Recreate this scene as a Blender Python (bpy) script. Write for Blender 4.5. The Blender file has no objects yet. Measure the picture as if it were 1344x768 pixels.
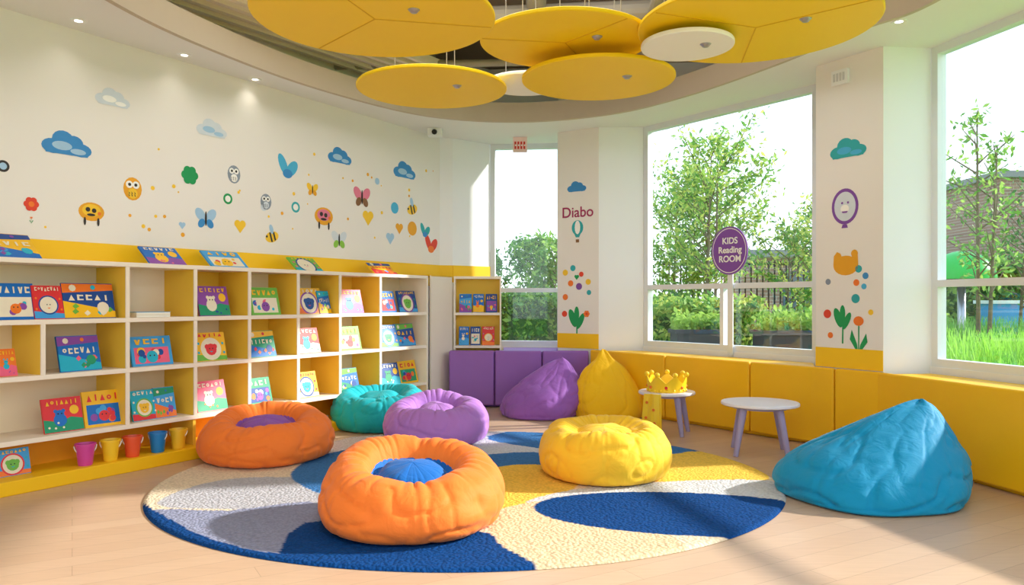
import bpy, bmesh, math, random
import numpy as np
from mathutils import Vector, Matrix, noise, geometry
random.seed(7)
rng=np.random.default_rng(3)
sc=bpy.context.scene
F=1000.0; CH=1.35; HY=395.0
CEIL=3.55; TOP=4.6

# ------------------------------------------------------------ materials
def lin(c):
    r=[]
    for v in c:
        v=v/255.0
        r.append(v/12.92 if v<=0.04045 else ((v+0.055)/1.055)**2.4)
    return (r[0],r[1],r[2],1.0)
MATS={}
def mat(name,col,rough=0.6,var=0.06,vscale=6.0,bump=0.0,bscale=60.0,spec=0.4,metal=0.0,emit=0.0,sheen=0.0,bdist=.02):
    if name in MATS: return MATS[name]
    m=bpy.data.materials.new(name); m.use_nodes=True
    nt=m.node_tree; b=nt.nodes['Principled BSDF']
    c=lin(col)
    tc=nt.nodes.new('ShaderNodeTexCoord')
    nz=nt.nodes.new('ShaderNodeTexNoise'); nz.inputs['Scale'].default_value=vscale; nz.inputs['Detail'].default_value=4
    nt.links.new(tc.outputs['Object'],nz.inputs['Vector'])
    mx=nt.nodes.new('ShaderNodeMix'); mx.data_type='RGBA'
    mx.inputs[6].default_value=tuple(min(1,x*(1-var)) for x in c[:3])+(1,)
    mx.inputs[7].default_value=tuple(min(1,x*(1+var)) for x in c[:3])+(1,)
    nt.links.new(nz.outputs['Fac'],mx.inputs[0]); nt.links.new(mx.outputs[2],b.inputs['Base Color'])
    b.inputs['Roughness'].default_value=rough; b.inputs['Metallic'].default_value=metal
    b.inputs['Specular IOR Level'].default_value=spec
    if sheen: b.inputs['Sheen Weight'].default_value=sheen
    if emit:
        b.inputs['Emission Color'].default_value=c; b.inputs['Emission Strength'].default_value=emit
    if bump:
        n2=nt.nodes.new('ShaderNodeTexNoise'); n2.inputs['Scale'].default_value=bscale; n2.inputs['Detail'].default_value=3
        nt.links.new(tc.outputs['Object'],n2.inputs['Vector'])
        bp=nt.nodes.new('ShaderNodeBump'); bp.inputs['Strength'].default_value=bump; bp.inputs['Distance'].default_value=bdist
        nt.links.new(n2.outputs['Fac'],bp.inputs['Height']); nt.links.new(bp.outputs['Normal'],b.inputs['Normal'])
    MATS[name]=m; return m

M_wall=mat('wall_paint',(240,234,229),0.8,0.015,2,0.03,200)
M_white=mat('white_paint',(242,242,244),0.7,0.01,2)
M_ceil=mat('ceiling_paint',(238,237,237),0.8,0.01,2)
M_frame=mat('window_frame_white',(226,230,236),0.4,0.01,4)
M_lam=mat('shelf_laminate',(246,233,215),0.5,0.03,4)
M_lamb=mat('shelf_back_cream',(248,230,196),0.6,0.03,4)
M_yel=mat('yellow_paint',(255,200,16),0.5,0.03,3)
M_yelside=mat('yellow_divider',(252,204,66),0.5,0.03,3)
M_orange=mat('orange_back',(252,168,26),0.55,0.05,3)
M_bench=mat('bench_yellow_vinyl',(252,192,16),0.45,0.04,3,0.05,90)
M_benchp=mat('bench_purple_vinyl',(148,96,178),0.5,0.04,3,0.05,90)
M_plen=mat('plenum_brown',(132,118,102),0.9,0.15,3)
M_pipe=mat('plenum_pipe',(230,220,205),0.6,0.05,3)
M_disc=mat('disc_yellow',(255,212,0),0.5,0.02,3)
M_discw=mat('disc_white',(250,249,246),0.6,0.02,3)
M_metal=mat('steel',(180,180,185),0.3,0.02,3,metal=0.8)
M_dark=mat('dark',(30,30,34),0.6,0.05,5)

# ------------------------------------------------------------ mesh builder
class MB:
    def __init__(s): s.v=[]; s.f=[]; s.m=[]; s.mats=[]
    def mi(s,m):
        if m not in s.mats: s.mats.append(m)
        return s.mats.index(m)
    def add(s,vs,fs,m):
        o=len(s.v); s.v+= [tuple(v) for v in vs]; k=s.mi(m)
        for f in fs: s.f.append(tuple(o+i for i in f)); s.m.append(k)
    def boxax(s,c,ax,m):
        c=Vector(c); a,b,d=[Vector(x) for x in ax]
        vs=[c+a*i+b*j+d*k for i in(-1,1) for j in(-1,1) for k in(-1,1)]
        s.add(vs,[(0,1,3,2),(4,6,7,5),(0,4,5,1),(2,3,7,6),(0,2,6,4),(1,5,7,3)],m)
    def box(s,x0,x1,y0,y1,z0,z1,m):
        s.boxax(((x0+x1)/2,(y0+y1)/2,(z0+z1)/2),((abs(x1-x0)/2,0,0),(0,abs(y1-y0)/2,0),(0,0,abs(z1-z0)/2)),m)
    def prism(s,poly,z0,z1,m):
        n=len(poly)
        ar=sum(poly[i][0]*poly[(i+1)%n][1]-poly[(i+1)%n][0]*poly[i][1] for i in range(n))
        if ar<0: poly=poly[::-1]
        vs=[(p[0],p[1],z0) for p in poly]+[(p[0],p[1],z1) for p in poly]
        fs=[tuple(range(n-1,-1,-1)),tuple(range(n,2*n))]+[(i,(i+1)%n,n+(i+1)%n,n+i) for i in range(n)]
        s.add(vs,fs,m)
    def cone(s,p0,p1,r0,r1,m,n=12):
        p0=Vector(p0);p1=Vector(p1);d=(p1-p0).normalized()
        a=d.orthogonal().normalized(); b=d.cross(a)
        vs=[]
        for p,r in((p0,r0),(p1,r1)):
            for i in range(n):
                t=2*math.pi*i/n; vs.append(p+a*math.cos(t)*r+b*math.sin(t)*r)
        fs=[(i,(i+1)%n,n+(i+1)%n,n+i) for i in range(n)]+[tuple(range(n-1,-1,-1)),tuple(range(n,2*n))]
        s.add(vs,fs,m)
    def lathe(s,prof,c,m,n=40,mfun=None):
        c=Vector(c); vs=[]; fs=[]
        for r,z in prof:
            for i in range(n):
                t=2*math.pi*i/n; vs.append(c+Vector((math.cos(t)*r,math.sin(t)*r,z)))
        for k in range(len(prof)-1):
            for i in range(n):
                fs.append((k*n+i,k*n+(i+1)%n,(k+1)*n+(i+1)%n,(k+1)*n+i))
        s.add(vs,fs,m)
    def build(s,name,parent=None,smooth=False,bevel=0,autos=False):
        me=bpy.data.meshes.new(name); me.from_pydata(s.v,[],s.f); 
        for m in s.mats: me.materials.append(m)
        me.polygons.foreach_set('material_index',s.m)
        if smooth: me.polygons.foreach_set('use_smooth',[True]*len(s.f))
        me.update()
        bm=bmesh.new(); bm.from_mesh(me)
        if autos or bevel: bmesh.ops.recalc_face_normals(bm,faces=bm.faces)
        bm.to_mesh(me); bm.free()
        o=bpy.data.objects.new(name,me); sc.collection.objects.link(o)
        if bevel:
            md=o.modifiers.new('bev','BEVEL'); md.width=bevel; md.segments=3; md.limit_method='ANGLE'
        if parent: o.parent=parent
        return o
def empty(name,loc=(0,0,0)):
    o=bpy.data.objects.new(name,None); o.location=loc; o.empty_display_size=0.2; sc.collection.objects.link(o); return o

class Frame:
    def __init__(s,O,P):
        s.O=Vector((O[0],O[1],0)); d=Vector((P[0]-O[0],P[1]-O[1],0)); s.L=d.length; s.u=d.normalized()
        n=Vector((s.u.y,-s.u.x,0)); 
        if n.dot(Vector((0,0,0))-s.O)<0: n=-n     # faces the room
        s.n=n
    def pt(s,a,z,d=0): return s.O+s.u*a+s.n*d+Vector((0,0,z))
    def hit(s,px,py,d=0):
        r=(px-672)/F
        Y=(d+s.O.dot(s.n))/(r*s.n.x+s.n.y)
        P=Vector((r*Y,Y,0)); return (P-s.O).dot(s.u), CH-(py-HY)/F*Y, Y
    def box(s,mb,a0,a1,d0,d1,z0,z1,m):
        mb.boxax(s.pt((a0+a1)/2,(z0+z1)/2,(d0+d1)/2),(s.u*(a1-a0)/2,s.n*(d1-d0)/2,Vector((0,0,(z1-z0)/2))),m)
def floorpt(px,py,z=0):
    Y=(CH-z)*F/(py-HY); return ((px-672)/F*Y,Y)

# ------------------------------------------------------------ room shell
wu=Vector((0.628,1,0)).normalized()
def wl(Y): return (-3.94+0.628*(Y-5.54),Y)
room=[wl(-1.6),wl(10.26),(-.80,10.3),(-.31,10.7),(.70,10.6),(1.66,9.64),(3.09,7.70),(3.64,6.63),(4.65,2.6),(5.70,-1.6)]
# floor
mf=bpy.data.materials.new('floor_wood'); mf.use_nodes=True; nt=mf.node_tree; b=nt.nodes['Principled BSDF']
tc=nt.nodes.new('ShaderNodeTexCoord'); mp=nt.nodes.new('ShaderNodeMapping'); mp.inputs['Rotation'].default_value=(0,0,math.radians(-30))
br=nt.nodes.new('ShaderNodeTexBrick'); br.inputs['Scale'].default_value=1.0
br.inputs['Color1'].default_value=lin((210,178,150)); br.inputs['Color2'].default_value=lin((202,168,140)); br.inputs['Mortar'].default_value=lin((178,146,120))
br.inputs['Mortar Size'].default_value=0.002; br.inputs['Brick Width'].default_value=1.6; br.inputs['Row Height'].default_value=0.16
nt.links.new(tc.outputs['Object'],mp.inputs[0]); nt.links.new(mp.outputs[0],br.inputs['Vector'])
nz=nt.nodes.new('ShaderNodeTexNoise'); nz.inputs['Scale'].default_value=4; nz.inputs['Detail'].default_value=8
m2=nt.nodes.new('ShaderNodeMapping'); m2.inputs['Rotation'].default_value=(0,0,math.radians(-30)); m2.inputs['Scale'].default_value=(1,14,1)
nt.links.new(tc.outputs['Object'],m2.inputs[0]); nt.links.new(m2.outputs[0],nz.inputs['Vector'])
mx=nt.nodes.new('ShaderNodeMix'); mx.data_type='RGBA'; mx.blend_type='MULTIPLY'; mx.inputs[0].default_value=0.35
cr=nt.nodes.new('ShaderNodeValToRGB'); cr.color_ramp.elements[0].position=.3; cr.color_ramp.elements[0].color=(.75,.7,.66,1); cr.color_ramp.elements[1].position=.7
nt.links.new(nz.outputs['Fac'],cr.inputs[0]); nt.links.new(br.outputs['Color'],mx.inputs[6]); nt.links.new(cr.outputs[0],mx.inputs[7])
nt.links.new(mx.outputs[2],b.inputs['Base Color']); b.inputs['Roughness'].default_value=0.36
mb=MB(); mb.prism(room,-0.1,0.0,mf); mb.build('floor')

# ceiling soffit with opening
def catmull(P,k=8,closed=True):
    out=[];n=len(P)
    for i in range(n if closed else n-1):
        g=lambda j:(P[(i+j)%n] if closed else P[min(max(i+j,0),n-1)])
        p0,p1,p2,p3=[np.array(g(j),float) for j in(-1,0,1,2)]
        for a in range(k):
            t=a/k; out.append(tuple(0.5*((2*p1)+(-p0+p2)*t+(2*p0-5*p1+4*p2-p3)*t*t+(-p0+3*p1-3*p2+p3)*t**3)))
    if not closed: out.append(tuple(P[-1]))
    return out
def ceilpt(px,py,Z=CEIL):
    Y=(Z-CH)*F/(HY-py); return ((px-672)/F*Y,Y)
op=[ceilpt(*p) for p in [(150,2),(300,72),(430,118),(560,150),(680,158),(800,148),(900,124),(1020,82),(1130,36),(1225,0)]]
op+=[(3.2,4.1),(2.95,2.7),(2.0,1.6),(.5,1.1),(-1.2,1.3),(-2.45,2.4),(-3.0,4.0)]
ring=catmull(op,8)
def flat_with_hole(outer,hole,z0,z1,m,mb):
    polys=[[Vector((p[0],p[1],0)) for p in outer],[Vector((p[0],p[1],0)) for p in hole]]
    tris=geometry.tessellate_polygon(polys); allp=list(outer)+list(hole); N=len(allp)
    mb.add([(p[0],p[1],z0) for p in allp],tris,m); mb.add([(p[0],p[1],z1) for p in allp],tris,m)
    n=len(hole)
    mb.add([(p[0],p[1],z0) for p in hole]+[(p[0],p[1],z1) for p in hole],[(i,(i+1)%n,n+(i+1)%n,n+i) for i in range(n)],m)
mb=MB(); flat_with_hole(room,ring,CEIL,CEIL+0.16,M_ceil,mb); ceil=mb.build('ceiling')
mb=MB(); mb.prism(room,TOP,TOP+.1,M_plen)
mb.build('ceiling_slab')
# lip trim
mb=MB(); n=len(ring)
cx=sum(p[0] for p in ring)/n; cy=sum(p[1] for p in ring)/n
inn=[(cx+(p[0]-cx)*0.985,cy+(p[1]-cy)*0.985) for p in ring]
vs=[(p[0],p[1],CEIL-.03) for p in inn]+[(p[0],p[1],CEIL+.2) for p in inn]+[(p[0],p[1],CEIL-.03) for p in ring]+[(p[0],p[1],CEIL+.2) for p in ring]
fs=[]
for i in range(n):
    j=(i+1)%n; fs+=[(i,j,n+j,n+i),(2*n+i,3*n+i,3*n+j,2*n+j),(i,2*n+i,2*n+j,j),(n+i,n+j,3*n+j,3*n+i)]
mb.add(vs,fs,mat('lip_beige',(198,184,164),0.7,0.03)); mb.build('trim_1')

# walls
FW=Frame(wl(5.54),wl(6.54))
sA=(-1.6-5.54)/wu.y; sB=(10.26-5.54)/wu.y
mb=MB(); FW.box(mb,sA-.2,sB,-.15,0,0,TOP,M_wall); mb.build('wall_left')
mb=MB(); mb.prism([wl(10.26),(-.80,10.3),(-.31,10.7),(-.36,10.9),(-1.2,10.6)],0,TOP,M_white); mb.build('wall_corner')
P1=[(.60,9.97),(1.10,9.64),(1.66,9.64),(1.80,9.78),(.82,10.78),(.70,10.6)]
P2=[(2.86,7.16),(3.21,6.58),(3.64,6.63),(3.80,6.72),(3.26,7.80),(3.09,7.70)]
mb=MB(); mb.prism(P1,0,TOP,M_white); mb.build('pillar')
mb=MB(); mb.prism(P2,0,TOP,M_white); mb.build('pillar')
P3=[(4.15,2.75),(4.35,1.95),(4.83,1.9),(5.0,1.9),(4.82,2.62),(4.65,2.6)]
mb=MB(); mb.prism(P3,0,TOP,M_white); mb.build('pillar')
# warm painted faces on the pillars (interior face)
def facing(name,a,b,z0,z1,m,d0=0.001,d1=0.006):
    fr=Frame(a,b); mb=MB(); fr.box(mb,0,fr.L,d0,d1,z0,z1,m); return fr,mb.build(name)
FP1,_=facing('trim_2',P1[0],P1[1],.74,CEIL,M_wall)
FP2,_=facing('trim_3',P2[0],P2[1],.74,CEIL,M_wall)
facing('trim_4',P1[0],P1[1],.74,.93,M_yel,0.006,0.012)
facing('trim_5',P2[0],P2[1],.74,.92,M_yel,0.006,0.012)
facing('trim_6',wl(10.26),(-.80,10.3),1.60,1.83,M_yel,0.001,0.01)
facing('trim_7',(-.80,10.3),(-.31,10.7),1.60,1.83,M_yel,0.001,0.01)
mb=MB(); FW.box(mb,-3.5,sB-.01,0.0,.012,1.55,1.83,M_yel); mb.build('trim_8')

# windows
mg=bpy.data.materials.new('window_glass'); mg.use_nodes=True; nt=mg.node_tree; nt.nodes.remove(nt.nodes['Principled BSDF'])
tr=nt.nodes.new('ShaderNodeBsdfTransparent'); gl=nt.nodes.new('ShaderNodeBsdfGlossy'); gl.inputs['Roughness'].default_value=0.02
mxs=nt.nodes.new('ShaderNodeMixShader'); mxs.inputs[0].default_value=0.04
tr.inputs['Color'].default_value=(.97,.985,.98,1)
nt.links.new(tr.outputs[0],mxs.inputs[1]); nt.links.new(gl.outputs[0],mxs.inputs[2]); nt.links.new(mxs.outputs[0],nt.nodes['Material Output'].inputs[0])
def window(name,a,b,z0,z1,rails=(),mulls=(),w=.07):
    e=empty(name,(a[0],a[1],z0)); fr=Frame(a,b); L=fr.L; mb=MB()
    for q in((0,w),(L-w,L)): fr.box(mb,q[0],q[1],-.10,-.01,z0,z1,M_frame)
    fr.box(mb,w,L-w,-.10,-.01,z0,z0+w,M_frame); fr.box(mb,w,L-w,-.10,-.01,z1-w,z1,M_frame)
    for z in rails: fr.box(mb,w,L-w,-.10,-.005,z-.03,z+.03,M_frame)
    for t,lo,hi in mulls: fr.box(mb,t*L-.025,t*L+.025,-.09,-.015,lo,hi,M_frame)
    o=mb.build('frame'); o.parent=e; o.location=-e.location
    mb=MB(); fr.box(mb,w,L-w,-.055,-.05,z0+w,z1-w,mg); g=mb.build('glass_pane'); g.parent=e; g.location=-e.location
    return fr
SILL=.78
W1=window('window_1',room[7],room[8],SILL,CEIL,(1.50,))
W2=window('window_2',room[5],room[6],SILL,CEIL,(1.52,),((.50,SILL,1.5),))
W3=window('window_3',room[3],room[4],.72,CEIL,(1.50,),())
window('added_window_4',(4.83,1.9),(5.65,-1.4),.5,CEIL,(1.5,),((.5,.5,CEIL),))  # out of view, added to let more sky light into the room
window('added_window_5',(-7.6,-1.6),(-1.3,-1.6),.2,3.4,(1.5,),((.33,.2,3.4),(.66,.2,3.4)))  # unseen back-wall glazing, added so sky light enters from behind the camera
window('added_window_6',(-.7,-1.6),(4.8,-1.6),.2,3.4,(1.5,),((.33,.2,3.4),(.66,.2,3.4)))  # second unseen back window, added for the same light from behind
mb=MB()
def lowwall(a,b,z0,z1,m=M_white,t=.12):
    fr=Frame(a,b); fr.box(mb,0,fr.L,-t,0,z0,z1,m)
for a,b_,s in((room[7],room[8],SILL),(room[5],room[6],SILL),(room[3],room[4],.72),((4.83,1.9),(5.65,-1.4),.5)):
    lowwall(a,b_,0,s); lowwall(a,b_,CEIL,TOP)
mb.build('wall_right')
mb=MB()
lowwall((-8.45,-1.6),(5.75,-1.6),0,.2); lowwall((-8.45,-1.6),(5.75,-1.6),3.4,TOP)
for x0,x1 in((-8.45,-7.6),(-1.3,-.7),(4.8,5.75)): lowwall((x0,-1.6),(x1,-1.6),.2,3.4)
mb.build('wall_back')

# ------------------------------------------------------------ benches
bench=empty('yellow_upholstered_bench')
bench2=empty('yellow_upholstered_bench')
benchp=empty('purple_upholstered_bench')
FL=[(4.55,1.0),(4.05,3.0),(3.545,5.0),(3.15,6.56),(2.925,6.927),(2.80,7.13),(2.39,7.68),(1.72,8.60),(.98,9.61)]
def outw(p,q):
    v=Vector((q[0]-p[0],q[1]-p[1],0)).normalized(); n=Vector((v.y,-v.x,0))
    if n.dot(Vector((p[0],p[1],0)))<0:n=-n
    return n
segs=[[0,1],[1,2],[2,3,4],[4,5,6],[6,7],[7,8]]
TH=.046; BH=.735
def vnorm(i):
    ns=[]
    if i>0: ns.append(outw(FL[i-1],FL[i]))
    if i<len(FL)-1: ns.append(outw(FL[i],FL[i+1]))
    v=sum(ns,Vector()); return v.normalized()
for k,sg in enumerate(segs):
    fr=[Vector((*FL[i],0)) for i in sg]
    fr[0]=fr[0]+(fr[1]-fr[0]).normalized()*.006; fr[-1]=fr[-1]+(fr[-2]-fr[-1]).normalized()*.006
    bk=[p+vnorm(i)*TH for p,i in zip(fr,sg)]
    mb=MB(); mb.prism([(p.x,p.y) for p in fr]+[(p.x,p.y) for p in bk[::-1]],.03,BH,M_bench)
    mb.build('front_panel_%d'%k,bench if k<3 else bench2,bevel=.018)
def offp(i,d=TH): 
    v=Vector((*FL[i],0))+vnorm(i)*d; return (v.x,v.y)
tops=[[offp(8,.05),offp(7,.05),offp(6,.05),offp(5,.07),(3.04,7.68),(1.63,9.56),(1.12,9.60),(1.06,9.64)],
      [offp(3,.07),offp(2,.05),offp(1,.05),(4.13,2.8),(4.60,2.66),(3.61,6.56),(3.25,6.53)]]
for k,t in enumerate(tops):
    mb=MB(); mb.prism(t,.0,.725,M_bench); mb.build('ledge',bench2 if k==0 else bench,bevel=.01)
px_=[-.80,-.22,.38,.975]
for k in range(3):
    x0,x1=px_[k]+.006,px_[k+1]-.006
    mb=MB(); mb.prism([(x0,9.60),(x1,9.60 if k<2 else 9.615),(x1,9.72 if k<2 else 9.66),(x0,9.72)],.03,.72,M_benchp); mb.build('front_panel_%d'%k,benchp,bevel=.02)
mb=MB(); mb.prism([(-.80,9.73),(.90,9.73),(.57,9.93),(.66,10.55),(-.12,10.63),(-.12,9.93),(-.80,9.93)],0,.70,M_benchp); mb.build('ledge',benchp,bevel=.01)

# ------------------------------------------------------------ bookshelf
FS=Frame((-3.56,5.30),(-3.56+.628,6.30))
def sx(px,d=0): return FS.hit(px,400,d)[0]
divs=[sx(p) for p in (168,257,328,392,447,500,560)]
S0=-1.75; SE=divs[-1]
D0=-.44
zs=[.343,.793,1.196,1.64]; t=.018
shelf=empty('bookshelf')
mb=MB()
for z in zs: FS.box(mb,S0,SE+.03,D0,0,z-t,z+t,M_lam)
mb.build('shelf_planks',shelf,bevel=.004)
mb=MB(); mw=MB()
def divider(s,z0,z1):
    FS.box(mb,s-.014,s+.014,D0+.01,-.012,z0+t,z1-t,M_yelside)
    FS.box(mw,s-.016,s+.016,-.012,-.001,z0+t,z1-t,M_lam)
for s in divs[:-1]:
    for i in range(3): divider(s,zs[i],zs[i+1])
divider(sx(57),zs[1],zs[2])
for s in (-.62,-1.2):
    for i in range(3): divider(s,zs[i],zs[i+1])
mb.build('dividers',shelf); mw.build('divider_edges',shelf)
mb=MB()
FS.box(mb,SE,SE+.03,D0,0,.1,zs[3]-t,M_lam); FS.box(mb,S0-.03,S0,D0,0,.1,zs[3]-t,M_lam); mb.build('end_panels',shelf)
mb=MB()
allS=[S0,-1.2,-.62]+divs
for i in range(3):
    for j in range(len(allS)-1):
        m=M_lamb
        if i==2 and j==3: m=M_lam
        if i==1 and j<=1: m=M_yelside
        if j>=4 and (i+j)%3==0: m=M_yelside
        FS.box(mb,allS[j],allS[j+1],D0,D0+.008,zs[i]+t,zs[i+1]-t,m)
mb.build('back_panels',shelf)
mb=MB(); FS.box(mb,S0,SE,D0,D0+.10,.10,zs[0]-t,M_orange); mb.build('recess_back',shelf)
mb=MB(); FS.box(mb,S0-.03,SE+.03,D0,.10,0,.10,M_yel); mb.build('yellow_plinth',shelf,bevel=.006)
for s in divs[1::2]:
    mb=MB(); FS.box(mb,s-.014,s+.014,D0+.11,-.02,.1,zs[0]-t,M_yelside); mb.build('foot',shelf)

# side unit
unit=empty('corner_bookcase')
FU=Frame((-.76,9.95),(-.14,9.96))
mb=MB(); L=FU.L
for z in (.75,1.18,1.655): FU.box(mb,.02,L-.02,-.24,0,z-.016,z+.016,M_lam)
FU.box(mb,0,.02,-.24,0,0.0,1.671,M_lam); FU.box(mb,L-.02,L,-.24,0,0,1.671,M_lam)
mb.build('carcass',unit)
mb=MB(); FU.box(mb,.02,L-.02,-.24,-.23,.0,1.64,M_yelside); mb.build('back',unit)
mb=MB(); FC=Frame((-1.0,9.42),(-.78,9.93)); FC.box(mb,0,FC.L,-.02,0,0,1.665,M_lam); mb.build('filler_panel',unit)
mb=MB(); mb.prism([(-1.0,9.42),(-.78,9.93),(-.78,10.12),(-1.15,9.9),(-1.26,9.66)],1.655,1.675,M_yel); mb.build('filler_top',unit)

# ------------------------------------------------------------ books
BC=[(0,108,196),(224,44,50),(250,190,20),(20,150,104),(60,160,224),(242,120,30),(140,70,166),(238,226,200),(12,70,148),(110,184,60),(238,96,130),(20,176,204)]
BM=[mat('cover_%d'%i,c,0.35,0.1,12) for i,c in enumerate(BC)]
M_page=mat('pages',(245,240,228),0.8)
def circ(cx,cy,rx,ry=None,n=16,a0=0):
    ry=rx if ry is None else ry
    return [(cx+rx*math.cos(2*math.pi*i/n+a0),cy+ry*math.sin(2*math.pi*i/n+a0)) for i in range(n)]
BK=[0]
def book(mb,fr,s,z,w,h,ci,tilt=14,d=-.07,yaw=0,acc=None,th=.016):
    BK[0]+=1; R=random.Random(BK[0]*91+ci); tp=BK[0]%4
    ya=math.radians(yaw); u=(fr.u*math.cos(ya)+fr.n*math.sin(ya)); n=(fr.n*math.cos(ya)-fr.u*math.sin(ya))
    a=math.radians(tilt); up=Vector((0,0,1))*math.cos(a)-n*math.sin(a); nn=n*math.cos(a)+Vector((0,0,1))*math.sin(a)
    base=fr.pt(s,z+.001,d); asp=h/w
    def P(x,y,o): return base+u*(x*w)+up*(y*h)+nn*o
    mb.boxax(P(0,.5,-th/2),(u*w*.485,up*h*.485,nn*th*.38),M_page)
    mb.boxax(P(0,.5,-.0015),(u*w*.5,up*h*.5,nn*.0015),BM[ci])
    mb.boxax(P(0,.5,-th+.0015),(u*w*.5,up*h*.5,nn*.0015),BM[ci])
    mb.boxax(P(-.495,.5,-th/2),(u*.002,up*h*.5,nn*th*.5),BM[ci])
    lay=[.0006]
    def poly(pts,m):
        lay[0]+=.00018; mb.add([P(x,min(.985,max(.015,y)),lay[0]) for x,y in pts],[tuple(range(len(pts)))],m)
    def C(x,y,r,m,k=12): poly(circ(x,y,r,r/asp,k),m)
    cs=[i for i in range(len(BC)) if i!=ci]; R.shuffle(cs); q=[BM[i] for i in cs]
    def title(y0,hh,nL,col,x0=-.42,x1=.42):
        lw=(x1-x0)/nL
        for i in range(nL):
            x=x0+lw*(i+.5); j=R.uniform(-.015,.015); k=R.randint(0,4); ww=lw*.36; y=y0+j
            if k==0: C(x,y+hh/2,ww,col,8); C(x,y+hh/2,ww*.4,BM[ci],6)
            elif k==1:
                poly([(x-ww,y),(x-ww*.3,y),(x-ww*.3,y+hh),(x-ww,y+hh)],col); poly([(x-ww,y),(x+ww,y),(x+ww,y+hh*.25),(x-ww,y+hh*.25)],col); poly([(x-ww,y+hh*.7),(x+ww,y+hh*.7),(x+ww,y+hh*.95),(x-ww,y+hh*.95)],col)
            elif k==2:
                poly([(x-ww*.3,y),(x+ww*.3,y),(x+ww*.3,y+hh),(x-ww*.3,y+hh)],col)
            elif k==3: poly([(x-ww,y),(x+ww,y),(x,y+hh)],col)
            else: poly([(x-ww,y+hh),(x-ww*.2,y+hh),(x+.2*ww,y),(x-.5*ww,y)],col); poly([(x+ww,y+hh),(x+ww*.3,y+hh),(x-.3*ww,y),(x+.3*ww,y)],col)
    light=BM[7] if ci!=7 else BM[0]
    tcol=R.choice([light,BM[2] if ci!=2 else BM[1]])
    if tp==0:
        poly([(-.5,.02),(.5,.02),(.5,.35),(.2,.42),(-.1,.3),(-.5,.4)],q[0]); C(.3,.62,.12,BM[2] if ci!=2 else BM[5])
        C(-.08,.36,.17,q[1]); C(-.08,.52,.12,q[1]); C(-.18,.62,.05,q[1],8); C(.02,.62,.05,q[1],8); C(-.12,.54,.022,M_dark,6); C(-.03,.54,.022,M_dark,6)
        for _ in range(4): C(R.uniform(-.4,.4),R.uniform(.08,.28),.03,q[2],8)
        title(.80,.13,R.randint(5,7),tcol)
    elif tp==1:
        poly([(-.42,.08),(.42,.08),(.42,.62),(-.42,.62)],light if R.random()<.35 else q[0])
        for _ in range(9): C(R.uniform(-.34,.34),R.uniform(.18,.52),R.uniform(.04,.10),R.choice(q[1:6]),10)
        C(0,.3,.14,q[3]); C(-.05,.34,.02,M_dark,6); C(.05,.34,.02,M_dark,6)
        title(.72,.18,R.randint(4,5),tcol)
    elif tp==2:
        poly([(-.5,.02),(.5,.02),(.5,.16),(-.5,.24)],q[2])
        C(0,.42,.34,q[0],24); C(0,.42,.29,light,24); C(0,.4,.18,q[1]); C(-.13,.5,.08,q[1],8); C(.13,.5,.08,q[1],8); C(-.05,.43,.022,M_dark,6); C(.05,.43,.022,M_dark,6); poly([(-.06,.34),(.06,.34),(0,.3)],q[3])
        for x,y in((-.4,.62),(.4,.6),(-.42,.3),(.42,.28)): C(x,y,.04,q[3],8)
        title(.84,.11,R.randint(5,8),tcol)
    else:
        poly([(-.5,.02),(.5,.02),(.5,.2),(-.5,.5)],q[0]); poly([(-.5,.98),(.5,.98),(.5,.8),(-.5,.72)],q[1])
        for _ in range(8):
            x,y=R.uniform(-.4,.4),R.uniform(.06,.3); poly([(x,y),(x+.08,y+.07),(x+.02,y+.16),(x-.05,y+.08)],R.choice(q[2:5]))
        C(.26,.3,.12,q[3]); C(-.3,.86,.07,light,8); C(.1,.88,.05,q[2],8)
        title(.50,.16,R.randint(4,6),tcol)
mb=MB()
def pbook(px,w,hpx,lev,ci,tilt=14,d=-.08,yaw=0):
    s0=sx(px-w/2,d); s1=sx(px+w/2,d); Y=FS.hit(px,400,d)[2]
    z={0:.10,1:zs[0]+t,2:zs[1]+t,3:zs[2]+t,4:zs[3]+t}[lev]
    maxh={0:.2,1:.39,2:.35,3:.39,4:.3}[lev]
    h=min(hpx*Y/1000/max(.35,math.cos(math.radians(tilt))),maxh)
    book(mb,FS,(s0+s1)/2,z,(s1-s0),h,ci,tilt,d,yaw)
for b_ in [(22,54,48,3,0),(66,40,44,3,1),(119,66,46,3,8),(283,42,39,3,6),(350,38,36,3,9),(408,34,34,3,2),(428,16,30,3,0),(463,30,31,3,10),
           (511,22,28,3,0),(537,24,28,3,8),
           (107,56,46,2,0),(12,24,36,2,5),(201,54,38,2,4),(279,38,37,2,2),(346,36,34,2,3),(407,30,33,2,1),(461,28,31,2,9),(512,22,29,2,0),(534,24,29,2,8),
           (85,52,44,1,1),(138,50,46,1,2),(192,34,39,1,11),(219,26,39,1,4),(280,40,39,1,10),(343,32,34,1,3),(405,30,33,1,2),(459,28,30,1,0),(514,24,29,1,8),(538,24,29,1,2),
           (18,46,34,0,4)]:
    pbook(*b_, yaw=random.uniform(-4,4))
for b_ in [(26,60,34,4,2),(222,48,24,4,0),(303,48,22,4,4),(408,34,18,4,9),(508,30,15,4,2)]:
    pbook(*b_,tilt=50,d=-.10)
for k,(px,lev) in enumerate(((198,3),(413,0))):
    z={0:.10,2:zs[1]+t,3:zs[2]+t}[lev]; s=sx(px,-.1)
    for q in range(2):
        FS.box(mb,s-.15,s+.15,-.25,-.06,z+.001+q*.022,z+.019+q*.022,M_page); 
        FS.box(mb,s-.153,s+.153,-.252,-.058,z+.019+q*.022,z+.0225+q*.022,BM[[7,4][q]])
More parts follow.
